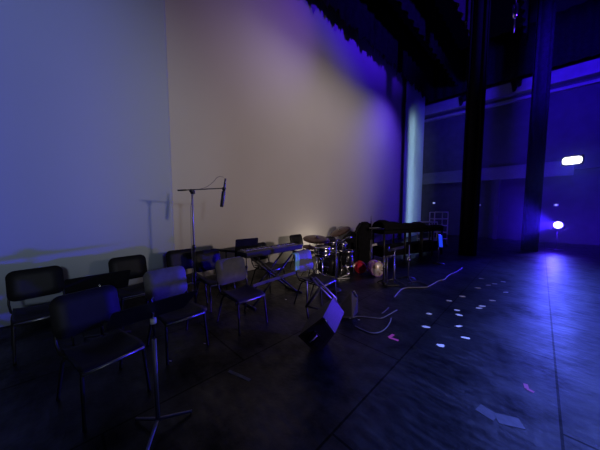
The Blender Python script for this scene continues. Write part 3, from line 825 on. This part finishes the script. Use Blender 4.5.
# small screen glowing blue on a stand
M_screen = mat('blue_screen', (.02, .03, .1), .3, emit=((.012, .045, .75), 1.0), spec=0)
sc = Pf(440, 241, 6.7)
t = thing('screen_stand', (sc.x, sc.y, 0), R(YAW + 38), 'small blue glowing screen on a thin stand beside the broad black curtain', 'screen')
MB().box((0, 0, sc.z), (.26, .03, .36), rot=(R(-8), R(6), 0), bevel=.006).build('bezel', M_black, t)
MB().box((0, -.018, sc.z), (.23, .006, .33), rot=(R(-8), R(6), 0)).build('display', M_screen, t)
MB().tube([(0, .03, .02), (0, .03, sc.z)], .012, 8).build('pole', M_pole, t)
MB().lathe([(0, 0), (.14, 0), (.14, .015), (0, .025)]).build('base', M_black, t)

# equipment carts by the pale green curtain
def cart(px, py, f, w, h, label, nb=3):
    p = Pf(px, py, f)
    t = thing('equipment_cart', (p.x, p.y, 0), R(YAW - 8), label, 'cart', 'metal carts beside the pale curtain')
    for sx in (-1, 1):
        for sy in (-1, 1):
            MB().tube([(sx * w / 2, sy * .25, .08), (sx * w / 2, sy * .25, h)], .022, 8).build('upright', M_rack, t)
            MB().lathe([(0, -.02), (.05, -.02), (.05, .02), (0, .02)], Matrix.Translation((sx * w / 2, sy * .25, .05)) @ Matrix.Rotation(R(90), 4, 'X'), 14).build('caster', M_black, t)
    for i in range(nb):
        z = .3 + (h - .3) * i / (nb - 1)
        MB().box((0, 0, z), (w, .5, .03), bevel=.005).build('shelf', M_rack, t)
        MB().tube([(-w / 2, -.26, z + .02), (w / 2, -.26, z + .02)], .018, 8).build('rail', M_rack, t)
    return t
ct = cart(427, 235, 9.6, .55, 1.0, 'lower metal cart with open shelves at the foot of the pale curtain')
ct2 = cart(438, 230, 9.9, .5, 1.38, 'taller metal cart just left of the broad black curtain', 5)
pl = Pf(441, 213, 9.6)
t = thing('label_card', (pl.x, pl.y, pl.z), R(YAW - 8), '', 'sign')
bpy.data.objects.remove(t)

# ------------------------------------------------------------------ far wall fixtures
for (px, py), lb in (((434, 203), 'small pale wall light left of the broad black curtain'), ((479, 205), 'small pale wall light right of the broad black curtain'), ((556, 205), 'tiny pale wall light above the blue stage lamp')):
    p = Py(px, py, YF + (.38 if px != 556 else .38))
    t = thing('wall_light', (p.x, p.y, p.z), 0, lb, 'wall light', 'small lights on the far wall')
    MB().box((0, 0, 0), (.16, .06, .10), bevel=.01).build('housing', M_rack, t)
    MB().lathe([(0, 0), (.05, 0), (.045, .02), (.0, .035)], Matrix.Translation((0, -.03, 0)) @ Matrix.Rotation(R(90), 4, 'X'), 14).build('lens', mat('wall_light_lens', (.8, .85, 1), .3, emit=((.6, .65, 1), .5)) if 'wall_light_lens' not in MATS else MATS['wall_light_lens'], t)
# hanging chain hoist near the top
hc = Pf(515.5, 8, 6.0)
t = thing('chain_hoist', (hc.x, hc.y, hc.z), 0, 'pale chain hoist hanging between the dark borders at the top', 'hoist')
MB().tube([(0, 0, -.55), (0, 0, -.2)], [.012, .016], 8).build('hook_chain', M_steel, t)
MB().lathe([(0, -.22), (.03, -.22), (.055, -.15), (.055, .05), (.035, .10), (0, .10)]).build('body', M_chrome, t)
MB().tube([(0, 0, .08), (0, 0, 9.505 - hc.z)], .012, 8).build('chain', M_black, t)
# clamps on the high ledge
for px, py, lb in ((463, 101, 'small dark lamp clamp on the high ledge, left one'), (517, 86, 'small dark lamp clamp on the high ledge, right one')):
    p = Py(px, py, YF - .5)
    t = thing('lamp_clamp', (p.x, p.y, p.z), 0, lb, 'clamp', 'clamps on the high ledge')
    MB().hull([(-.22, 0, .25), (.10, 0, .30), (.12, .04, .22), (-.05, .04, -.2), (-.14, 0, -.22), (-.1, .05, .2)]).build('bracket', M_drape, t)
    MB().lathe([(0, -.15), (.09, -.15), (.12, .1), (0, .1)], Matrix.Translation((.05, -.05, .12)) @ Matrix.Rotation(R(60), 4, 'X'), 16).build('can', M_drape, t)

# ------------------------------------------------------------------ cables and tape on the floor
def floor_cable(name, pix, r, m, label):
    P_ = [Pz(x, y, r + .001) for x, y in pix]
    pts = []
    for i in range(len(P_) - 1):
        p0, p1, p2, p3 = P_[max(0, i - 1)], P_[i], P_[i + 1], P_[min(len(P_) - 1, i + 2)]
        for k in range(6):
            tt = k / 6
            pts.append(.5 * ((2 * p1) + (p2 - p0) * tt + (2 * p0 - 5 * p1 + 4 * p2 - p3) * tt ** 2 + (3 * p1 - p0 - 3 * p2 + p3) * tt ** 3))
    pts.append(P_[-1])
    return tag(MB().tube(pts, r, 6).build(name, m), label, 'cable')
floor_cable('floor_cable', [(462, 268), (456, 272), (449, 275), (444, 279.5), (438, 281), (431, 285), (425, 287.2), (409, 287.5), (402, 289), (398, 292.5), (394.5, 297)], .011, M_cable, 'white cable snaking from the black curtain across the floor')
floor_cable('floor_cable', [(349, 318.5), (357, 316.5), (366, 317), (375, 318), (382, 318), (389, 314.5), (397, 310)], .007, M_cable, 'pale cable curving right from the small dark monitor')
floor_cable('floor_cable', [(355, 326), (363, 330), (372, 333), (380, 332), (386, 328), (390, 322), (391, 318)], .007, M_cable, 'pale cable hooked in a loop nearest the pink tape mark')
floor_cable('floor_cable', [(381.5, 313.5), (385, 311), (388.5, 307.5)], .008, M_darkcable, 'short dark cable end between the two pale cables')
floor_cable('floor_cable', [(408, 283), (415, 281.5), (423, 283), (428, 285)], .007, M_darkcable, 'thin dark cable behind the white snaking cable')

def tape(pix, w, h, ang, m, label, cat='tape mark', group=None, name='tape_mark', notch=True):
    p = Pz(*pix, 0)
    b = MB()
    q = [random.uniform(.55, 1.0) for _ in range(9)]; w *= .95; h *= .85; poly = [(w / 2 * q[k] * math.cos(2 * math.pi * k / 9), h / 2 * q[k] * math.sin(2 * math.pi * k / 9)) for k in range(9)]
    if not notch: poly = [(-w / 2, -h / 2), (w / 2, -h / 2), (w / 2, h / 2), (-w / 2, h / 2)]
    b.prism(poly, .002)
    o = b.build(name, m); o.location = (p.x, p.y, .0012); o.rotation_euler = (0, 0, R(ang))
    return tag(o, label, cat, group)
G_ = 'white tape marks scattered over the stage floor'
WT = [((440.8, 345.5), .13, .09, 30, 'white tape mark nearest the camera of all the scattered ones'),
      ((466.5, 338), .14, .07, 20, 'white tape mark second nearest the camera, right of the nearest one'),
      ((426, 327), .12, .08, 40, 'leftmost white tape mark, level with a single one to its right'),
      ((458.5, 326.3), .14, .07, 50, 'white tape mark alone below the stacked pair, right of the leftmost'),
      ((428.6, 313.6), .11, .09, 45, 'white tape mark directly behind the leftmost one'),
      ((459, 315), .12, .08, 40, 'nearer white tape mark of the close stacked pair in the middle'),
      ((457.5, 310.2), .12, .08, 45, 'farther white tape mark of the close stacked pair in the middle'),
      ((449, 300.7), .14, .09, 45, 'white tape mark behind the stacked pair, nearest the white snaking cable'),
      ((462.3, 296.5), .14, .09, 45, 'white tape mark right behind the one nearest the white cable'),
      ((479, 308.2), .14, .08, 45, 'nearer half of the double white mark right of the stacked pair'),
      ((482, 306.2), .14, .08, 45, 'farther half of the double white mark right of the stacked pair'),
      ((492, 300.5), .13, .08, 45, 'white tape mark just behind and right of the double mark'),
      ((505.7, 292.3), .14, .08, 45, 'rightmost white tape mark, in the blue light'),
      ((478, 288), .14, .09, 45, 'white tape mark at the left end of the far row'),
      ((488.5, 285.2), .14, .09, 45, 'white tape mark in the middle of the far row, left of another'),
      ((494.5, 283.8), .14, .09, 45, 'white tape mark in the middle of the far row, right of another'),
      ((503, 281.7), .14, .09, 45, 'white tape mark at the right end of the far row'),
      ((481.3, 278.6), .12, .08, 45, 'small white tape mark farthest from the camera')]
for pix, w_, h_, a_, lb in WT: tape(pix, w_, h_, a_ + random.uniform(-15, 15), M_white, lb, group=G_)
# pink L
def ell(pix_list, w_, m, label, name):
    P_ = [Pz(x, y, 0) for x, y in pix_list]
    O_ = P_[1]; b = MB()
    for zz_, (a_, c_) in enumerate(((P_[1], P_[0]), (P_[1], P_[2]))):
        d_ = c_ - a_; n_ = Vector((-d_.y, d_.x, 0)).normalized() * w_ / 2
        q_ = [a_ + n_ - O_, a_ - n_ - O_, c_ - n_ - O_, c_ + n_ - O_]
        b.prism([(v.x, v.y) for v in q_], .002, Matrix.Translation((0, 0, .0007 * zz_)))
    o = b.build(name, m); o.location = (O_.x, O_.y, .0012)
    return tag(o, label, 'tape mark')
ell([(393.5, 334.5), (389, 337.5), (398.5, 340.7)], .035, M_pink, 'bright pink L-shaped tape mark between the cables and the white marks', 'tape_mark')
ell([(525.5, 384), (527, 389), (534, 392.5)], .03, M_darkpink, 'faded pink tape corner on the blue-lit floor at lower right', 'tape_mark')
ell([(478, 407), (496, 418), (522, 424)], .10, M_paleblue, 'wide pale scuffed tape strip at the bottom, right of centre', 'tape_mark')
ell([(228.5, 371), (239, 375.5), (250, 380.5)], .035, M_greytape, 'grey tape strip on the dark floor right of the foreground stand', 'tape_mark')
for pix, lb in (((205, 343.5), 'tiny pale paper scrap farther from the foreground stand'), ((170.5, 361), 'small pale paper scrap right of the foreground stand pole'), ((286, 299.5), 'tiny pale scrap left of the folded stand'), ((359, 319.8), 'tiny bright scrap between the small dark monitor and the cables')):
    tape(pix, .045, .025, 30, M_white, lb, 'scrap', name='paper_scrap')

# ------------------------------------------------------------------ stage haze round the lamps
hz = bpy.data.materials.new('stage_haze'); hz.use_nodes = True
nt = hz.node_tree; nt.nodes.remove(nt.nodes['Principled BSDF'])
vs_ = nt.nodes.new('ShaderNodeVolumeScatter'); vs_.inputs['Density'].default_value = .016; vs_.inputs['Anisotropy'].default_value = .2
nt.links.new(vs_.outputs['Volume'], nt.nodes['Material Output'].inputs['Volume'])
o = MB().box((1.75, 12.0, 2.6), (8.5, 4.3, 5.1)).build('stage_haze', hz)
tag(o, 'thin blue-lit stage haze hanging around the two lamps', 'haze', kind='stuff')

# ------------------------------------------------------------------ world, colour management
w = bpy.data.worlds.new('World'); S.world = w; w.use_nodes = True
w.node_tree.nodes['Background'].inputs['Color'].default_value = (.02, .008, .30, 1)
w.node_tree.nodes['Background'].inputs['Strength'].default_value = .01
vs = S.view_settings
vs.view_transform = 'Standard'; vs.look = 'None'; vs.gamma = 1; vs.use_curve_mapping = False
vs.exposure = 0
